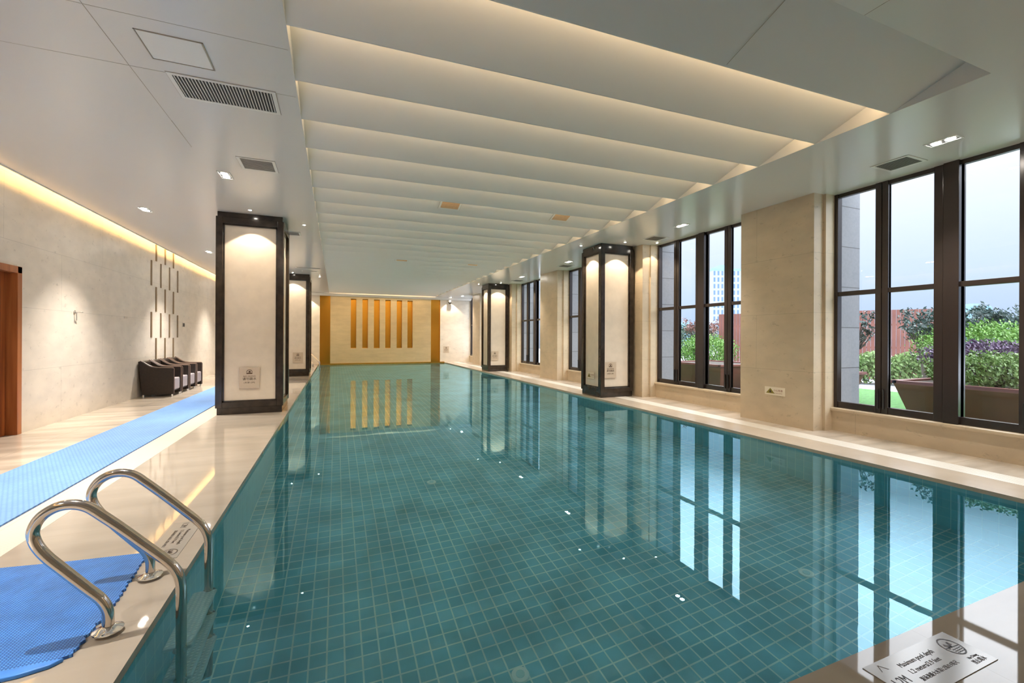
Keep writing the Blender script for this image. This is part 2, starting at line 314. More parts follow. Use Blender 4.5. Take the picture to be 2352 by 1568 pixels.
# right wall : piers and sill walls
piers = [(.2, 1.47), (3.93, 5.08), (7.5, 8.75), (11.33, 12.5), (14.9, 16.15), (18.75, 19.9)]
bays = [(1.47, 3.93), (5.08, 7.5), (8.75, 11.33), (12.5, 14.9), (16.15, 18.75), (19.9, 21.5)]
b = bm_(); bx(b, 6.03, 6.5, YB, 1.47, -.02, 3.3)
for a, c in piers[1:]: bx(b, 6.03, 6.5, a, c, -.02, 3.3)
for a, c in bays: bx(b, 6.36, 6.55, a, c, -.02, .27)
for a, c in bays:
    for y in ((a, c) if c < 21 else (a,)):
        s = 1 if y == a else -1
        y0, y1 = sorted((y, y + .035 * s)); bx(b, 6.22, 6.5, y0, y1, -.02, 3.3)
struct('wall_right', b, M_wallR)
b = bm_()
for a, c in piers + [(21.5, 22.5)]: bx(b, 6.5, 6.99, a - .02, c + .02, -.5, 5)
struct('wall_outside', b, M_grey)
for i, (a, c) in enumerate(bays):
    s = box('window_sill', M_wallR, (6.33, 6.55, a, c, .27, .315), None, bev=.012); s.name = 'trim_%d' % (i + 2); s['kind'] = 'structure'
# windows
def window(i, a, c):
    r = sroot('window_%d' % i, (6.40, a, .315)); L = c - a; hgt = 3.26 - .315
    j, m, wd = .08, .14, .23
    if c > 21: cuts = [('jamb', 0, j), ('m', L * .48, L * .48 + m), ('jamb', L - j, L)]
    else:
        q = L / 2 - wd / 2; pz = (q - j - m) / 2
        cuts = [('jamb', 0, j), ('m', j + pz, j + pz + m), ('w', q, q + wd), ('m', q + wd + pz, q + wd + pz + m), ('jamb', L - j, L)]
    b = bm_()
    for k, y0, y1 in cuts:
        if k == 'jamb': bx(b, 0, .09, y0, y1, 0, hgt)
        elif k == 'm': bx(b, 0, .07, y0, (y0 + y1) / 2 - .004, 0, hgt); bx(b, 0, .07, (y0 + y1) / 2 + .004, y1, 0, hgt); bx(b, .02, .06, y0, y1, 0, hgt)
        else: bx(b, -.03, .12, y0, y0 + .135, 0, hgt); bx(b, 0, .10, y0 + .147, y1, 0, hgt); bx(b, .02, .09, y0, y1, 0, hgt)
    bx(b, .012, .075, j, L - j, 0, .085); bx(b, .012, .075, j, L - j, hgt - .06, hgt)
    obj('window_frame', b, M_alu, r, bev=.004)
    b = bm_(); bx(b, .010, .072, j, L - j, 1.53, 1.59); obj('transom', b, M_alu, r, bev=.003)
    gaps = [(cuts[k][2], cuts[k + 1][1]) for k in range(len(cuts) - 1)]
    for y0, y1 in gaps:
        for z0, z1 in ((.085, 1.53), (1.59, hgt - .06)):
            b = bm_(); vs = [b.verts.new(p) for p in ((.045, y0, z0), (.045, y1, z0), (.045, y1, z1), (.045, y0, z1))]; b.faces.new(vs); obj('glass_pane', b, M_glass, r)
    for k, y0, y1 in cuts:
        if k == 'm':
            for yy in ((y0 + y1) / 2 - .03, (y0 + y1) / 2 + .03):
                b = bm_(); bx(b, -.022, 0, yy - .008, yy + .008, .06, .30); bx(b, -.028, -.006, yy - .006, yy + .006, .28, .31); obj('bolt', b, M_black, r, bev=.003)
for i, (a, c) in enumerate(bays): window(i + 1, a, c)
# ceiling
cl = bm_()
bx(cl, -3.62, -.306, YB, 21.5, H, H + .06)
bx(cl, -.306, 4.53, YB, 1.66, H, H + .06)
bx(cl, 4.53, 6.56, YB, 21.5, H, H + .06)
CE = struct('ceiling', cl, M_ceil)
b = bm_(); bx(b, -3.95, 6.8, YB, 22, 3.62, 3.7); obj('upper_slab', b, M_baffle, CE)
b = bm_(); bx(b, -.32, -.306, 1.66, 21.5, H + .06, 3.6); bx(b, 4.53, 4.545, 1.66, 21.5, H + .06, 3.6)
bx(b, -.306, -.3055, 1.83, 21.3, H + .001, 3.6); bx(b, 4.5295, 4.53, 1.66, 21.3, H + .001, 3.6); bx(b, -.306, 4.53, 1.6, 1.64, H + .06, 3.6); obj('coffer_side', b, M_baffle, CE)
b = bm_(); bx(b, -3.95, 6.56, YB, YB + .01, H, 3.62); obj('cove_lining', b, M_baffle, CE)
b = bm_(); bx(b, -3.56, -3.53, YB + .05, 21.4, H + .20, H + .22); obj('led_strip', b, M_ledC, CE)
b = bm_(); bx(b, -3.635, -3.62, YB, 21.5, H - .012, H + .05); obj('cove_edge', b, M_ceil, CE)
SK, DP, TOP = .17, .648, 3.46
ys = [1.66 + (2.30 - 1.66) * min(k, 1) + DP * max(0, k - 1) for k in range(32)]
ys = [y for y in ys if y < 21.2] + [21.28]
def skew(x, y): return y + SK * (4.53 - x) / 4.836
for k in range(len(ys) - 1):
    y0, y1 = ys[k], ys[k + 1]; b = bm_(); xs = (-.3055, 4.5295)
    def P(x, y, z): return b.verts.new((x, min(skew(x, y), 21.3 + .0 * x), z))
    A = [[P(x, y0, TOP), P(x, y1 - .012, H + .003), P(x, y1, H + .003), P(x, y1, TOP + .06), P(x, y0, TOP + .06)] for x in xs]
    b.faces.new(A[0]); b.faces.new(A[1][::-1])
    for q in range(5): b.faces.new((A[0][q], A[1][q], A[1][(q + 1) % 5], A[0][(q + 1) % 5]))
    bf = obj('baffle', b, M_baffle, CE)
    if k < len(ys) - 2:
        b = bm_(); vs = [b.verts.new((x, skew(x, y1) + .004, z)) for x, z in ((-.30, 3.335), (4.52, 3.335), (4.52, 3.36), (-.30, 3.36))]; b.faces.new(vs)
        s = obj('led_strip', b, M_ledB, bf)
# joints between ceiling panels
b = bm_(); z0, z1 = H - .0012, H + .001
bx(b, -1.424, -1.42, YB, 5.2, z0, z1)
for y in (3.38, 4.02): bx(b, -3.5, -.32, y - .0012, y + .0012, z0, z1)
bx(b, -1.424, -1.418, 4.9, 5.5, z0 - .001, z1)
bx(b, 3.0, 3.003, YB, 1.66, z0, z1)
obj('panel_joint', b, M_joint, CE)
b = bm_(); X = 2.62
vs = [b.verts.new(p) for p in ((X, skew(X, 1.67), 3.455), (X + .006, skew(X, 1.67), 3.455), (X + .006, skew(X, 2.27), 3.2505), (X, skew(X, 2.27), 3.2505))]; b.faces.new(vs)
obj('baffle_joint', b, M_joint, CE)
# ------------------------------------------------------------------ columns
def column(label, x0, x1, y0, y1, group='framed columns'):
    t = thing('column', label, 'column', (x0, y0, 0), 0, group); w, d = x1 - x0, y1 - y0
    box('stone_core', M_panel, (.05, w - .05, .05, d - .05, .02, 3.24), t)
    b = bm_(); s = .095
    for (a, c) in ((0, 0), (w - s, 0), (0, d - s), (w - s, d - s)): bx(b, a, a + s, c, c + s, .11, 3.17)
    o = obj('corner_frame', b, M_dark, t, bev=.006)
    b = bm_()
    for z0, z1, k in ((.11, .20, .0), (3.065, 3.17, .0)):
        bx(b, s - .001, w - s + .001, k + .004, .06, z0, z1); bx(b, s, w - s, d - .06, d - .004, z0, z1); bx(b, .004, .06, s, d - s, z0, z1); bx(b, w - .06, w - .004, s, d - s, z0, z1)
    obj('rail', b, M_dark, t, bev=.005)
    b = bm_()  # inner bead
    q = .022
    for (a0, a1, ax) in ((s, w - s, 'y0'), (s, w - s, 'y1'), (s, d - s, 'x0'), (s, d - s, 'x1')):
        for (u0, u1, v0, v1) in ((a0, a0 + q, .20, 3.065), (a1 - q, a1, .20, 3.065), (a0, a1, .20, .20 + q), (a0, a1, 3.065 - q, 3.065)):
            if ax == 'y0': bx(b, u0, u1, .025, .055, v0, v1)
            elif ax == 'y1': bx(b, u0, u1, d - .055, d - .025, v0, v1)
            elif ax == 'x0': bx(b, .025, .055, u0, u1, v0, v1)
            else: bx(b, w - .055, w - .025, u0, u1, v0, v1)
    obj('bead', b, M_dark, t)
    box('plinth', M_dark, (.018, w - .018, .018, d - .018, 0, .115), t, bev=.006)
    box('capital', M_dark, (.018, w - .018, .018, d - .018, 3.165, 3.249), t, bev=.006)
    return t
column('large framed column beside the blue runner, nearest on the left of the pool', -1.78, -.82, 8.13, 9.09)
column('framed column on the left side, behind the nearest one towards the far wall', -1.75, -.79, 15.33, 16.29)
column('framed column on the window side, nearer of the two, with its foot at the water', 5.13, 5.97, 7.71, 8.49)
column('framed column on the window side, farther of the two, near the far wall', 5.17, 5.98, 15.1, 15.9)
# ------------------------------------------------------------------ signs
def depthicon(t, r, m, loc, rot):
    b = bm_()
    n = 20
    for k in range(n):
        a0, a1 = PI * 2 * k / n, PI * 2 * (k + 1) / n
        vs = [b.verts.new((rr * math.cos(a), rr * math.sin(a), .0008)) for a in (a0, a1) for rr in (r, r * .88)]
        b.faces.new((vs[0], vs[1], vs[3], vs[2]))
    def seg(x0, y0, x1, y1, w):
        d = Vector((x1 - x0, y1 - y0)).normalized(); nx, ny = -d.y * w / 2, d.x * w / 2
        b.faces.new([b.verts.new((x * r, y * r, .0009)) for x, y in ((x0 + nx, y0 + ny), (x1 + nx, y1 + ny), (x1 - nx, y1 - ny), (x0 - nx, y0 - ny))])
    seg(-.5, .35, -.05, -.05, .26); seg(-.05, .0, .2, .45, .2); seg(.2, .45, .3, .1, .14); seg(-.6, -.15, -.3, .05, .16)
    seg(-.88, .0, .88, -.12, .07)
    for q in range(3):
        y = -.35 - .18 * q
        for k in range(4): seg(-.5 + k * .3, y, -.35 + k * .3, y + .07, .06); seg(-.35 + k * .3, y + .07, -.2 + k * .3, y, .06)
    o = obj('icon', b, m, t); o.location = loc; o.rotation_euler = rot; return o
def column_sign(x, y, z, label, side=None):
    t = thing('depth_sign', label, 'sign', (x, y, z), 0, 'warning plates on columns and walls')
    R = (PI / 2, 0, 0)
    b = bm_(); bx(b, 0, .29, -.004, 0, 0, .335); obj('plate', b, M_signp, t)
    b = bm_()
    cx, cz, r = .145, .262, .042
    pts = []
    n = 14
    for k in range(n):
        a0, a1 = -.15 + (PI + .3) * k / n, -.15 + (PI + .3) * (k + 1) / n
        vs = [b.verts.new((cx + rr * math.cos(a), -.0055, cz + rr * math.sin(a))) for a in (a0, a1) for rr in (r, r * .8)]
        b.faces.new((vs[0], vs[1], vs[3], vs[2]))
    bx(b, cx - .042, cx + .042, -.006, -.005, cz - .032, cz - .012); bx(b, cx - .012, cx + .016, -.006, -.005, cz - .008, cz + .02)
    obj('icon', b, M_textb, t)
    text('lettering', 'NO DIVING', .034, (.145, -.0052, .192), R, M_textb, t)
    text('lettering', '请勿跳水', .050, (.145, -.0052, .148), R, M_text, t)
    text('lettering', '(水深1.2M)', .034, (.145, -.0052, .09), R, M_textb, t)
    return t
column_sign(-1.455, 8.155, .415, 'square warning plate low on the front of the nearest left column')
column_sign(-1.28, 15.355, .415, 'square warning plate low on the front of the farther left column')
column_sign(5.245, 7.735, .41, 'square warning plate low on the front of the nearer window side column')
column_sign(5.30, 15.125, .41, 'square warning plate low on the front of the farther window side column')
column_sign(4.99, 21.499, .46, 'small square warning plate on the far wall right of the gold strip')
def small_sign(x, y, z, w, h, label):
    t = thing('slip_sign', label, 'sign', (x, y, z), 0, 'cream stickers on the window side'); R = (PI / 2, 0, -PI / 2)
    b = bm_(); bx(b, -.003, 0, -w, 0, 0, h); obj('sticker', b, M_cream, t)
    b = bm_(); c = -.09 * w / .32; q = .07 * w / .32
    prism(b, [(c - q, h * .2), (c + q, h * .2), (c, h * .85)], 'X', -.0042, -.0032); obj('warning_triangle', b, M_yel, t)
    b = bm_(); prism(b, [(c - q * .3, h * .3), (c + q * .25, h * .3), (c + q * .1, h * .6), (c - q * .1, h * .6)], 'X', -.005, -.0043); obj('pictogram', b, M_text, t)
    text('lettering', '小心地滑', h * .3, (-.0034, -.66 * w, h * .58), R, M_red, t)
    text('lettering', 'CAUTION SLIPPERY', h * .13, (-.0034, -.66 * w, h * .26), R, M_red, t)
small_sign(6.03, 4.65, .42, .32, .12, 'cream sticker with warning triangle on the wide stone pier between the windows')
small_sign(5.157, 8.27, .37, .27, .14, 'cream sticker with warning triangle on the pool side of the nearer window side column')
def plaque(loc, rz, label):
    t = thing('depth_plaque', label, 'plaque', loc, rz, 'pool depth plaques on the deck')
    box('plate', M_plate, (0, .55, 0, .17, 0, .003), t)
    z = .0034
    text('lettering', 'Maximum pool depth', .026, (.14, .122, z), (0, 0, 0), M_text, t, 'LEFT')
    text('lettering', '1.2 meters/3.9 feet', .026, (.14, .088, z), (0, 0, 0), M_text, t, 'LEFT')
    text('lettering', '游泳池最大水深1.2米/3.9英尺', .019, (.14, .052, z), (0, 0, 0), M_text, t, 'LEFT')
    text('lettering', '1.2M', .048, (.02, .075, z), (0, 0, 0), M_text, t, 'LEFT', .85)
    text('lettering', 'No Diving', .015, (.475, .045, z), (0, 0, 0), M_text, t)
    text('lettering', '禁止跳水', .021, (.475, .024, z), (0, 0, 0), M_text, t)
    b = bm_()
    for x0, x1 in ((.045, .065), (.085, .065)):
        b.faces.new([b.verts.new(p) for p in ((x0 - .002, .128, .0035), (x0 + .002, .128, .0035), (x1 + .002, .155, .0035), (x1 - .002, .155, .0035))])
    obj('arrow', b, M_text, t)
    depthicon(t, .045, M_text, (.47, .107, .003), (0, 0, 0)); return t
plaque((1.87, .86, 0), 0, 'pool depth plaque set in the deck at the bottom right corner of the photo')
plaque((-1.005, 3.545, 0), -PI / 2, 'pool depth plaque set in the deck behind the steel ladder')
# ------------------------------------------------------------------ pool ladder
def ladder(y, label):
    t = thing('pool_ladder', label, 'ladder', (-.89, y, 0), 0, 'steel ladders'); X0 = .89
    prof = [(-.89, 0), (-.89, .05), (-.893, .10), (-.915, .15), (-.96, .205), (-1.03, .29), (-1.09, .365), (-1.122, .425), (-1.128, .475), (-1.105, .525), (-1.06, .556), (-1.01, .562), (-.96, .545), (-.91, .50),
            (-.84, .43), (-.76, .345), (-.69, .27), (-.655, .22), (-.638, .165), (-.635, .10), (-.635, 0), (-.635, -.4), (-.635, -1.0), (-.65, -1.06), (-.70, -1.10), (-.735, -1.10)]
    for yy in (0, .45):
        b = bm_(); tube(b, smoothpath([(x + X0, yy, z) for x, z in prof], 5), .0205, 18); h = obj('handrail', b, M_steel, t, smooth=True)
        b = bm_(); tube(b, [(0, yy, .014 if y < 5 else 0), (0, yy, .019), (0, yy, .022), (0, yy, .034)], .05, 28, rs=[.052, .052, .046, .027]); obj('flange', b, M_chrome, h, smooth=True)
    for z in (-.215, -.47, -.71):
        b = bm_(); bx(b, .185, .295, .0, .45, z - .03, z); tr = obj('tread', b, M_tread, t, bev=.006)
        b = bm_()
        for i in range(22):
            for j in range(5):
                cx, cy = .198 + j * .021, .02 + i * .0195 + (j % 2) * .009
                for s in (1,):
                    prism(b, [(cx - .008, cy - .005), (cx + .002, cy - .006), (cx + .008, cy + .005), (cx - .002, cy + .006)], 'Z', z, z + .0035)
        obj('tread_studs', b, M_stud, tr)
        for yy in (-.012, .462): b = bm_(); tube(b, [(.255, yy - .004, z - .015), (.255, yy + .004, z - .015)], .028, 16); obj('tread_bracket', b, M_steelS, tr, smooth=True)
    return t
ladder(2.34, 'curved steel pool ladder in the left foreground by the blue mat')
ladder(19.3, 'small distant steel pool ladder near the far left corner of the pool')
# ------------------------------------------------------------------ mats
box('carpet_runner', M_runner, (-2.785, -2.04, YB + .3, 18.2, 0, .012)); tag(bpy.data.objects['carpet_runner'], 'long blue runner laid along the left walkway', 'carpet')
random.seed(3)
t = thing('rubber_mat', 'bright blue rubber mesh mat with ragged edge under the ladder rails', 'mat', (-2.0, 2.2, 0))
b = bm_(); pts = [(0, 0), (1.00, 0)]
n = 40
for k in range(n):
    f = k / n; y = .02 + .87 * f; xb = 1.035 - .045 * max(0, f - .45) / .55
    pts.append((xb + (.0 if k % 2 else .011) + random.uniform(0, .007), y))
pts += [(.99, .90), (.6, .94), (0, 1.03)]
prism(b, pts, 'Z', .001, .013); obj('mesh_field', b, M_mat, t)
b = bm_(); prism(b, [(0, -.075), (.92, -.05), (1.00, -.03), (1.03, 0.0), (0, 0)], 'Z', .0, .016); obj('border', b, M_mat2, t, bev=.004)
# ------------------------------------------------------------------ door
r = sroot('door_1', (-3.75, DY0, 0))
b = bm_(); bx(b, -.14, .02, DY1 - DY0 - .085, DY1 - DY0, 0, DZ); bx(b, -.14, .02, 0, .085, 0, DZ); bx(b, -.14, .02, 0, DY1 - DY0, DZ - .085, DZ); obj('door_frame', b, M_woodF, r, bev=.004)
b = bm_(); y = .085
while y < DY1 - DY0 - .086:
    y2 = min(y + .12, DY1 - DY0 - .085); bx(b, -.115, -.085, y + .002, y2 - .002, 0.005, DZ - .085); y = y2
bx(b, -.12, -.09, .085, DY1 - DY0 - .085, .005, DZ - .085)
obj('door_leaf', b, M_wood, r)
# ------------------------------------------------------------------ wicker armchairs
def chair():
    t = thing('wicker_armchair', 'dark wicker armchair', 'chair', (0, 0, 0), 0, 'wicker armchairs against the left wall')
    Wd = .50
    prof = [(.035, .05), (-.03, .73), (0, .74), (.05, .715), (.10, .675), (.16, .635), (.22, .61), (.29, .598), (.55, .592), (.56, .58), (.56, .05)]
    for y0 in (0, Wd - .06):
        b = bm_(); prism(b, prof, 'Y', y0, y0 + .06); a = obj('arm', b, M_wicker, t, bev=.006)
        b = bm_(); tube(b, [(x, y0 + .03, z + .004) for x, z in prof[2:9]] + [(.562, y0 + .03, .575), (.562, y0 + .03, .06)], .012, 8); obj('edge_braid', b, M_rimw, a, smooth=True)
    b = bm_(); prism(b, [(.035, .10), (-.03, .73), (0, .74), (.04, .72), (.085, .36), (.085, .10)], 'Y', .06, Wd - .06); obj('backrest', b, M_wickY, t)
    b = bm_(); bx(b, .06, .535, .062, Wd - .062, .11, .33); obj('seat_base', b, M_wickY, t)
    b = bm_(); bx(b, .085, .553, .064, Wd - .064, .13, .375); obj('seat_cushion', b, M_cush, t, bev=.02)
    for x in (.05, .53):
        for y in (.03, Wd - .03):
            b = bm_(); tube(b, [(x, y, 0), (x, y, .055)], .016, 12); obj('foot', b, M_chrome, t, smooth=True)
    return t
c0 = chair(); c0.location = (-3.70, 11.0, 0)
names = ['dark wicker armchair against the left wall, nearest of the row of four', 'dark wicker armchair against the left wall, second from the camera', 'dark wicker armchair against the left wall, third from the camera', 'dark wicker armchair against the left wall, farthest of the row of four']
c0['label'] = names[0]
for i in range(1, 4): dup(c0, (-3.70, 11.0 + .535 * i, 0), 0, names[i])
# ------------------------------------------------------------------ wall inlays and small fittings
A = [(11.72, ), (12.27, ), (12.83, ), (13.41, )]; k = 0
rowsA = [(2.36, 2.91), (1.22, 1.78)]; rowsB = [(2.93, 3.42), (1.80, 2.35), (.66, 1.21)]
nmA = ['upper', 'lower']; nmB = ['top', 'middle', 'bottom']; cn = ['first', 'second', 'third', 'fourth']
for j, y in enumerate((11.72, 12.27, 12.83, 13.41)):
    for q, (z0, z1) in enumerate(rowsA):
        o = box('wall_inlay', M_inlay, (-3.751, -3.735, y - .028, y + .028, z0, z1)); tag(o, 'thin bronze upright inlay in the left wall, %s row of four, %s from the camera' % (nmA[q], cn[j]), 'inlay', 'bronze inlays in the left wall')
for j, y in enumerate((11.99, 12.54, 13.10)):
    for q, (z0, z1) in enumerate(rowsB):
        o = box('wall_inlay', M_inlay, (-3.751, -3.735, y - .028, y + .028, z0, z1)); tag(o, 'thin bronze upright inlay in the left wall, %s row of three, %s from the camera' % (nmB[q], cn[j]), 'inlay', 'bronze inlays in the left wall')
t = thing('wall_hook', 'small metal hook on the left wall beyond the wooden door', 'hook', (-3.75, 8.73, 1.62))
b = bm_(); tube(b, [(0, 0, 0), (.012, 0, 0)], .028, 16); obj('rose', b, M_steelS, t, smooth=True)
b = bm_(); tube(b, smoothpath([(.01, 0, 0), (.07, 0, 0), (.085, .012, 0), (.085, .04, 0)], 4), .010, 10); tube(b, [(.03, 0, 0), (.03, 0, -.13)], .006, 8); obj('arm_rod', b, M_steelS, t, smooth=True)
o = box('wall_socket', M_steelS, (-3.75, -3.742, 10.42, 10.56, 1.59, 1.63), bev=.002); tag(o, 'slim steel plate on the left wall between the hook and the inlays', 'plate')
t = thing('switch_panel', 'small dark square switch panel on the left wall beyond the inlays', 'switch', (-3.75, 13.87, 1.55))
box('plate', M_steelS, (0, .012, -.08, .08, -.06, .06), t, bev=.003); box('screen', M_black, (.012, .016, -.065, .065, -.045, .045), t)
t = thing('wall_camera', 'small black dome camera on a white bracket high on the far wall', 'camera', (5.28, 21.5, 3.02))
box('bracket', M_white, (-.05, .05, -.16, 0, .02, .10), t, bev=.01)
b = bm_(); bmesh.ops.create_uvsphere(b, u_segments=20, v_segments=12, radius=.075); bmesh.ops.translate(b, vec=(0, -.12, -.02), verts=b.verts); obj('dome', b, M_black, t, smooth=True)
# ------------------------------------------------------------------ ceiling fittings
def vent(name, label, x0, x1, y0, y1, slat, along, n, z=H, dark=None, grp='ceiling vents', tilt=0):
    t = thing(name, label, 'vent', (x0, y0, z), 0, grp); w, d = x1 - x0, y1 - y0; f = .03
    t.rotation_euler = (tilt, 0, 0)
    b = bm_(); bx(b, -f, w + f, -f, 0, -.006, 0); bx(b, -f, w + f, d, d + f, -.006, 0); bx(b, -f, 0, 0, d, -.006, 0); bx(b, w, w + f, 0, d, -.006, 0); obj('frame', b, M_white, t)
    b = bm_(); bx(b, -f - .005, w + f + .005, -f - .005, d + f + .005, -.0018, -.0008); obj('shade_line', b, M_joint, t)  # dark sheet painting a line of shade round the frame
    b = bm_(); bx(b, 0, w, 0, d, -.003, -.0019); obj('shade_sheet', b, dark or M_black, t)  # flat sheet under the ceiling; the opening's shade is put into its colour
    b = bm_()
    for k in range(n):
        if along == 'Y': c = w * (k + .5) / n; s = w / n * .14; bx(b, c - s, c + s, 0, d, -.006, -.003)
        else: c = d * (k + .5) / n; s = d / n * .3; bx(b, 0, w, c - s, c + s, -.006, -.003)
    obj('slats', b, slat, t)
    return t
vent('air_vent', 'large black slatted air vent in the left ceiling beside the access panel', -1.17, -.50, 4.03, 4.36, M_whiteG, 'Y', 30)
vent('air_vent', 'grey slatted air vent in the left ceiling in front of the nearest column', -1.01, -.69, 5.62, 5.94, M_greyslat, 'X', 9)
vent('air_vent', 'grey slatted vent in the left ceiling just behind the nearest column', -.98, -.68, 9.22, 9.5, M_greyslat, 'X', 8)
vent('air_vent', 'long thin vent slot in the left ceiling near the farther column', -1.07, -.46, 13.85, 13.97, M_greyslat, 'X', 2)
vent('air_vent', 'long thin vent slot in the left ceiling just behind the other thin slot', -.95, -.56, 14.5, 14.6, M_greyslat, 'X', 2)
for y, l in ((2.91, 'grey slatted vent in the right soffit beside the nearest twin downlight'), (6.95, 'grey slatted vent in the right soffit before the nearer window side column'), (10.6, 'grey slatted vent in the right soffit just beyond the nearer window side column'), (14.0, 'grey slatted vent in the right soffit before the farther window side column')):
    vent('air_vent', l, 5.74, 6.05, y - .15, y + .15, M_greyslat, 'Y', 9)
sl = math.atan2(-(TOP - H), DP)
def zb(x, y):  # height of the baffle underside at a point
    for a, c in zip(ys, ys[1:]):
        a2, c2 = skew(x, a), skew(x, c)
        if a2 <= y < c2: return TOP + (H - TOP) * (y - a2) / (c2 - a2)
    return H
for (x, y, l) in ((1.65, 6.42, 'warm toned vent in the sloped ceiling panels, near one on the left'), (3.58, 6.30, 'warm toned vent in the sloped ceiling panels, near one on the right'), (1.62, 11.9, 'faint vent in the sloped ceiling panels, far one on the left'), (3.58, 11.55, 'faint vent in the sloped ceiling panels, far one on the right')):
    k = max(i for i, a in enumerate(ys) if skew(x, a) <= y); yy = skew(x, ys[k]) + .28
    vent('air_vent', l, x - .14, x + .14, yy, yy + .2, M_beigeslat, 'X', 8, zb(x, yy) - .002, mat('vent inner %s' % x, (.45, .30, .18), .6), tilt=sl)
t = thing('access_panel', 'white square access panel in the left ceiling beside the large vent', 'panel', (-1.23, 3.52, H))
box('panel', M_whiteG, (.01, .37, .01, .32, -.004, 0), t); b = bm_()
bx(b, 0, .38, 0, .006, -.006, 0); bx(b, 0, .38, .324, .33, -.006, 0); bx(b, 0, .006, 0, .33, -.006, 0); bx(b, .374, .38, 0, .33, -.006, 0); obj('frame', b, M_joint, t)  # dark strips paint the thin shading along the panel edges
def spotlight(parent, loc, w, size, blend, col=NEUT, r=.03, rot=(0, 0, 0)):
    l = bpy.data.lights.new('lamp', 'SPOT'); l.energy = w; l.spot_size = math.radians(size); l.spot_blend = blend; l.color = col; l.shadow_soft_size = r
    o = bpy.data.objects.new('lamp', l); COL.objects.link(o); o.location = loc; o.rotation_euler = rot; o.parent = parent
def downlight(x, y, label, w=1.0, size=100, blend=.8):
    t = thing('twin_downlight', label, 'downlight', (x, y, H), 0, 'recessed twin downlights')
    b = bm_(); bx(b, -.07, .07, -.13, -.115, -.006, 0); bx(b, -.07, .07, .115, .13, -.006, 0); bx(b, -.07, -.055, -.115, .115, -.006, 0); bx(b, .055, .07, -.115, .115, -.006, 0); obj('frame', b, M_white, t)
    b = bm_(); bx(b, -.055, .055, -.115, .115, -.003, -.001); obj('recess', b, M_black, t)
    for s in (-1, 1):
        b = bm_(); disc(b, (0, s * .055, -.008), .038, .005, 20); obj('lamp_face', b, M_lamp, t)
    spotlight(t, (0, 0, -.03), DOWN_W * w, size, blend, NEUT, .018)
def small(x, y, label, w=1.0):
    t = thing('small_spotlight', label, 'spotlight', (x, y, H), 0, 'small ceiling spotlights')
    b = bm_(); tube(b, [(0, 0, 0), (0, 0, -.006)], .032, 20); obj('ring', b, M_white, t, smooth=True)
    b = bm_(); disc(b, (0, 0, -.0085), .018, .002, 16); obj('lamp_face', b, M_lamp, t)
    spotlight(t, (0, 0, -.02), SMALL_W * w, 92, .12, WARM, .012)
Llab = {0.9: 'in the left ceiling, nearest to the viewer', 4.7: 'in the left ceiling near the wooden door'}
for y, l in ((1.2, 'twin downlight in the left ceiling close to the viewer, above the walkway'), (4.85, 'twin downlight in the left ceiling before the wooden door'), (8.5, 'bright twin downlight in the left ceiling beside the glowing cove'), (12.18, 'twin downlight in the left ceiling above the wicker armchairs'), (15.9, 'twin downlight in the left ceiling beyond the armchairs'), (19.5, 'twin downlight in the left ceiling near the far wall')):
    downlight(-2.8, y, l, 1.8, 84, 1.0)
for y, l in ((2.6, 'twin downlight in the left ceiling above the steel ladder'), (6.3, 'twin downlight in the left ceiling in front of the nearest column'), (11.6, 'twin downlight in the left ceiling between the two left columns'), (18.6, 'twin downlight in the left ceiling behind the farther left column')):
    downlight(-1.28, y, l, .75, 84)
for y, l in ((-1.2, 'twin downlight in the right soffit behind the viewer'), (2.41, 'twin downlight in the right soffit, nearest, beside a grey vent'), (5.97, 'twin downlight in the right soffit beside the wide stone pier'), (9.98, 'twin downlight in the right soffit past the nearer column'), (13.07, 'twin downlight in the right soffit before the farther column'), (16.9, 'twin downlight in the right soffit past the farther column'), (20.3, 'twin downlight in the right soffit near the far wall')):
    downlight(5.64, y, l, .5)
for x, y, l in ((-1.27, 7.88, 'small spotlight in front of the nearest left column'), (-.54, 8.55, 'small spotlight on the pool side of the nearest left column'), (-1.27, 15.08, 'small spotlight in front of the farther left column'), (-.52, 15.75, 'small spotlight on the pool side of the farther left column'),
                (5.55, 7.46, 'small spotlight in front of the nearer window side column'), (4.89, 8.12, 'small spotlight on the pool side of the nearer window side column'), (5.57, 14.85, 'small spotlight in front of the farther window side column'), (4.93, 15.5, 'small spotlight on the pool side of the farther window side column'),
                (6.2, 7.25, 'small spotlight grazing the stone pier beside the nearer window side column'), (5.3, 21.2, 'small spotlight above the camera on the far wall'), (-1.25, 21.2, 'small spotlight grazing the far wall left of the gold strip')):
    small(x, y, l, 1.6 if y > 21 else .4 if x > 6 else 1.0)
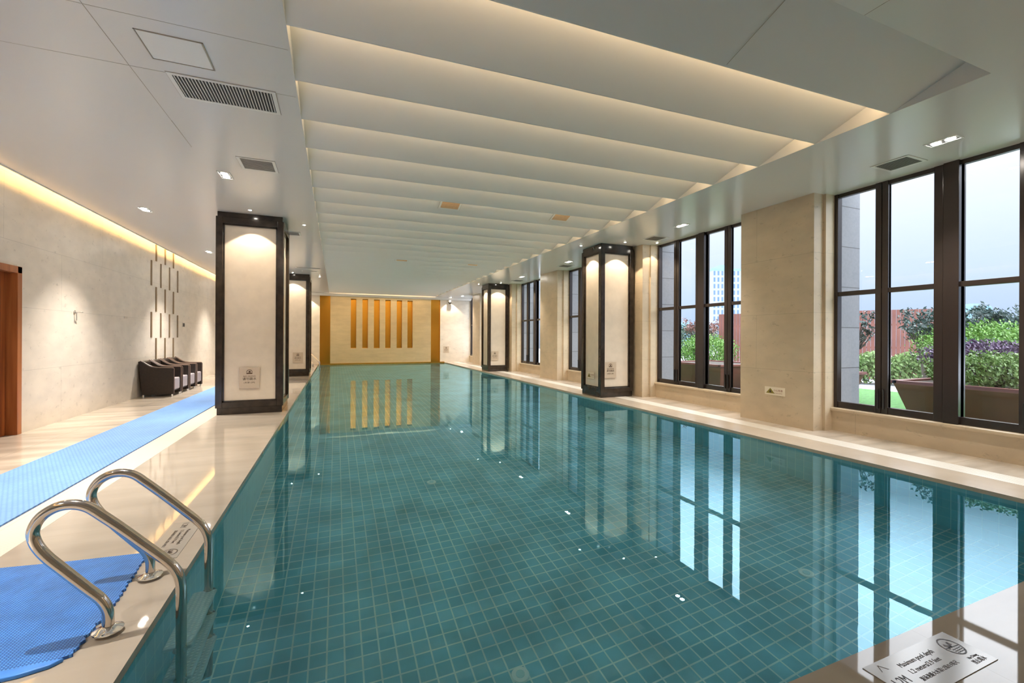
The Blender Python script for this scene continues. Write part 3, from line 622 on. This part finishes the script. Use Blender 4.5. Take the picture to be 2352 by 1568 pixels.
# ------------------------------------------------------------------ terrace outside
b = bm_(); bx(b, 6.99, 40, -25, 45, -.5, -.02); struct('floor_terrace', b, M_pave)
b = bm_(); bx(b, 7.04, 12.4, -4, 15, -.03, 0); g = obj('lawn', b, M_grass); tag(g, 'green lawn outside the windows', 'lawn', kind='stuff')
def planter(x, y, w, d, h, label):
    t = thing('planter', label, 'planter', (x, y, .0), 0, 'rust red tapered planters'); tp = .16
    b = bm_(); lo = [(-w / 2 + tp, -d / 2 + tp), (w / 2 - tp, -d / 2 + tp), (w / 2 - tp, d / 2 - tp), (-w / 2 + tp, d / 2 - tp)]; hi = [(-w / 2, -d / 2), (w / 2, -d / 2), (w / 2, d / 2), (-w / 2, d / 2)]
    A = [b.verts.new((*p, .0)) for p in lo]; B = [b.verts.new((*p, h)) for p in hi]; b.faces.new(A); b.faces.new(B)
    for i in range(4): b.faces.new((A[i], A[(i + 1) % 4], B[(i + 1) % 4], B[i]))
    obj('body', b, M_rust, t)
    b = bm_(); bx(b, -w / 2 - .03, w / 2 + .03, -d / 2 - .03, -d / 2 + .05, h, h + .05); bx(b, -w / 2 - .03, w / 2 + .03, d / 2 - .05, d / 2 + .03, h, h + .05); bx(b, -w / 2 - .03, -w / 2 + .05, -d / 2, d / 2, h, h + .05); bx(b, w / 2 - .05, w / 2 + .03, -d / 2, d / 2, h, h + .05)
    obj('rim', b, M_rust, t); box('soil_fill', M_soil, (-w / 2 + .05, w / 2 - .05, -d / 2 + .05, d / 2 - .05, h - .02, h + .02), t)
planter(8.95, 3.0, 1.7, 2.1, .57, 'large rust red planter outside the nearest window')
planter(8.9, 5.9, 1.3, 1.3, .57, 'dark planter outside the nearest window, close behind the stone pier')
planter(9.4, 8.7, 1.6, 1.8, .57, 'rust red planter outside the second window')
def leaves(b, c, r, n, s, rnd, shell=.55, flat=1):
    for _ in range(n):
        v = Vector((rnd.gauss(0, 1), rnd.gauss(0, 1), rnd.gauss(0, 1))).normalized(); q = shell + (1 - shell) * rnd.random()
        p = Vector(c) + Vector((v.x * r[0], v.y * r[1], v.z * r[2])) * q * (1 + .12 * math.sin(v.x * 7 + v.y * 5))
        a = Vector((rnd.gauss(0, 1), rnd.gauss(0, 1), rnd.gauss(0, .6))).normalized(); u = a.orthogonal().normalized(); e = a.cross(u); ss = s * rnd.uniform(.6, 1.3)
        b.faces.new([b.verts.new(p + k) for k in (u * ss, e * ss * .45, -u * ss, -e * ss * .45)])
def shrub(label, c, r, m, n, s, seed, base=0):
    rnd = random.Random(seed); t = thing('shrub', label, 'shrub', (c[0], c[1], base), 0, 'terrace shrubs')
    cz = c[2] - base
    b = bm_(); leaves(b, (0, 0, cz), r, int(n * 2.2), s * .62, rnd); obj('foliage', b, m, t)
    b = bm_()
    for k in range(7):
        a = rnd.random() * 6.28; tube(b, [(0, 0, 0), (math.cos(a) * r[0] * .3, math.sin(a) * r[1] * .3, cz * .6), (math.cos(a) * r[0] * .6, math.sin(a) * r[1] * .6, cz + r[2] * .3)], .02, 5, rs=[.03, .02, .01])
    obj('stems', b, M_bark, t)
shrub('light green leafy shrub in the large planter, lowest in front', (8.75, 3.15, .82), (.62, .8, .26), M_lf[2], 2600, .045, 1, .57)
shrub('purple leaved shrub behind the light green one', (9.6, 3.6, 1.0), (.75, .8, .25), M_lf[1], 2200, .045, 2, .57)
shrub('rounded bright green shrub above the purple one', (11.2, 4.2, 1.12), (.9, 1.0, .5), M_lf[0], 4200, .05, 3)
shrub('dark green bushy shrub at the right edge of the terrace view', (11.0, 2.5, 1.1), (1.0, .9, .6), M_lf[3], 3400, .05, 4)
shrub('green bush outside the window next to the grey stone pier', (9.9, 7.0, .5), (.75, .75, .42), M_lf[0], 2600, .05, 5)
shrub('mid green bush behind the second planter, seen through the second window', (11.4, 10.9, .85), (.9, .9, .55), M_lf[0], 2600, .06, 6)
shrub('dark round bush seen through the second window on its left', (13.2, 13.6, 1.15), (1.5, 1.3, .7), M_lf[3], 3600, .07, 7)
shrub('yellow green bush beside the planter in the second window', (13.2, 9.9, .8), (.9, .9, .45), M_lf[5], 2400, .06, 8)
def hedge(label, p0, p1, h, wd, m, n, seed):
    rnd = random.Random(seed); b = bm_(); d = Vector(p1) - Vector(p0)
    core = bm_(); 
    for _ in range(n):
        f = rnd.random(); e = rnd.uniform(-1, 1); z = rnd.random() ** .6 * h * (1 + .1 * math.sin(f * 40)); pr = Vector((-d.y, d.x)).normalized() * e * wd / 2
        p = Vector((p0[0] + d.x * f + pr.x, p0[1] + d.y * f + pr.y, z)); a = Vector((rnd.gauss(0, 1), rnd.gauss(0, 1), rnd.gauss(0, .6))).normalized(); u = a.orthogonal().normalized(); q = a.cross(u); ss = .06 * rnd.uniform(.6, 1.3)
        b.faces.new([b.verts.new(p + k) for k in (u * ss, q * ss * .5, -u * ss, -q * ss * .5)])
    o = obj('hedge', b, m); tag(o, label, 'hedge')
hedge('low clipped hedge at the foot of the slatted fence', (12.6, 9.6), (15.6, 5.6), .82, .9, M_lf[5], 9000, 11)
# slatted fence
t = thing('slat_fence', 'reddish brown upright slat fence at the edge of the terrace', 'fence', (13.2, 12.0, 0))
d = Vector((3.2, -5.34)); L = d.length; u = d.normalized(); b = bm_(); k = 0; s = 0
while s < L:
    x, y = u.x * s, u.y * s; c = Vector((x, y)); e = u * .045; nrm = Vector((-u.y, u.x)) * .02
    P4 = [c - e - nrm, c + e - nrm, c + e + nrm, c - e + nrm]; prism(b, [tuple(p) for p in P4], 'Z', 0, 2.15); s += .099
obj('slats', b, M_fence, t)
b = bm_()
for z in (.3, 1.0, 1.7): tube(b, [(-u.y * .04, u.x * .04, z), (d.x - u.y * .04, d.y + u.x * .04, z)], .025, 6)
obj('rails', b, M_fence, t)
def tree(label, x, y, h, cr_, m, n, seed, leaf=.07, thick=.05, name='tree'):
    rnd = random.Random(seed); t = thing(name, label, 'tree', (x, y, 0), 0, 'trees on the terrace')
    b = bm_(); top = Vector((rnd.uniform(-.15, .15), rnd.uniform(-.15, .15), h * .55)); tube(b, [(0, 0, 0), tuple(top * .5 + Vector((.04, 0, 0))), tuple(top)], thick, 8, rs=[thick, thick * .8, thick * .6])
    ends = []
    for k in range(9):
        a = k * 2.4 + rnd.random(); e = top + Vector((math.cos(a) * cr_ * rnd.uniform(.4, .9), math.sin(a) * cr_ * rnd.uniform(.4, .9), (h - top.z) * rnd.uniform(.35, 1.0)))
        s0 = Vector(top) * rnd.uniform(.7, 1.0); tube(b, [tuple(s0), tuple((s0 + e) / 2 + Vector((0, 0, .08))), tuple(e)], .02, 6, rs=[thick * .5, thick * .3, .008]); ends.append(e)
        for j in range(2):
            e2 = e + Vector((rnd.uniform(-.4, .4), rnd.uniform(-.4, .4), rnd.uniform(0, .35))) * cr_; tube(b, [tuple((s0 + e) / 2), tuple(e2)], .01, 5, rs=[.014, .005]); ends.append(e2)
    obj('trunk', b, M_bark, t, smooth=True); b = bm_()
    for e in ends: leaves(b, e, (cr_ * .36,) * 3, int(n * 2.2) // len(ends), leaf * .6, rnd, .0)
    obj('crown', b, m, t)
tree('slim dark tree in front of the slat fence beside the grey stone pier', 10.4, 5.9, 1.7, .45, M_lf[4], 420, 21)
tree('thin leafed young tree in front of the slat fence, in the second pane', 11.0, 4.75, 1.8, .5, M_lf[4], 380, 22)
tree('sparse young tree right of the other two above the slat fence', 12.4, 5.6, 1.75, .4, M_lf[4], 500, 23)
tree('wide dark tree with open crown seen above the round shrub', 14.0, 3.6, 2.15, 1.0, M_lf[4], 2600, 24)
tree('dark leafy tree behind the dark shrub at the right edge', 14.6, .6, 2.1, 1.0, M_lf[4], 2600, 25)
tree('bluish tree left of the wide dark tree above the shrubs', 13.4, 5.0, 1.9, .5, M_lf[4], 1600, 28)
tree('young tree with reddish open crown seen in the second window', 12.4, 12.3, 1.7, .6, M_lf[6], 500, 26)
tree('young dark tree on the left of the second window', 12.2, 14.6, 1.8, .6, M_lf[4], 800, 27)
# distant buildings
def tower(label, px0, px1, top, dist, m, dep=12, name='tower_block'):
    F_ = 995.25; sn, cs = math.sin(.3851), math.cos(.3851)
    def at(px, q): xc = (px - 1176) / F_; return (q * (sn + xc * cs), q * (cs - xc * sn))
    A, B = at(px0, dist), at(px1, dist); wv = Vector(B) - Vector(A); ang = math.atan2(wv.y, wv.x)
    o = thing(name, label, 'building', (A[0], A[1], -30), ang); w = wv.length
    h = top * dist / F_ + 1.26 + 30
    b = bm_(); bx(b, 0, w, 0, dep, 0, h); obj('facade', b, m, o)
    b = bm_(); bx(b, .5, w - .5, .5, dep - .5, h, h + 1.2); bx(b, w * .3, w * .6, 3, dep - 3, h + 1.2, h + 3.4); obj('roof_structure', b, M_glassb, o)
    return o
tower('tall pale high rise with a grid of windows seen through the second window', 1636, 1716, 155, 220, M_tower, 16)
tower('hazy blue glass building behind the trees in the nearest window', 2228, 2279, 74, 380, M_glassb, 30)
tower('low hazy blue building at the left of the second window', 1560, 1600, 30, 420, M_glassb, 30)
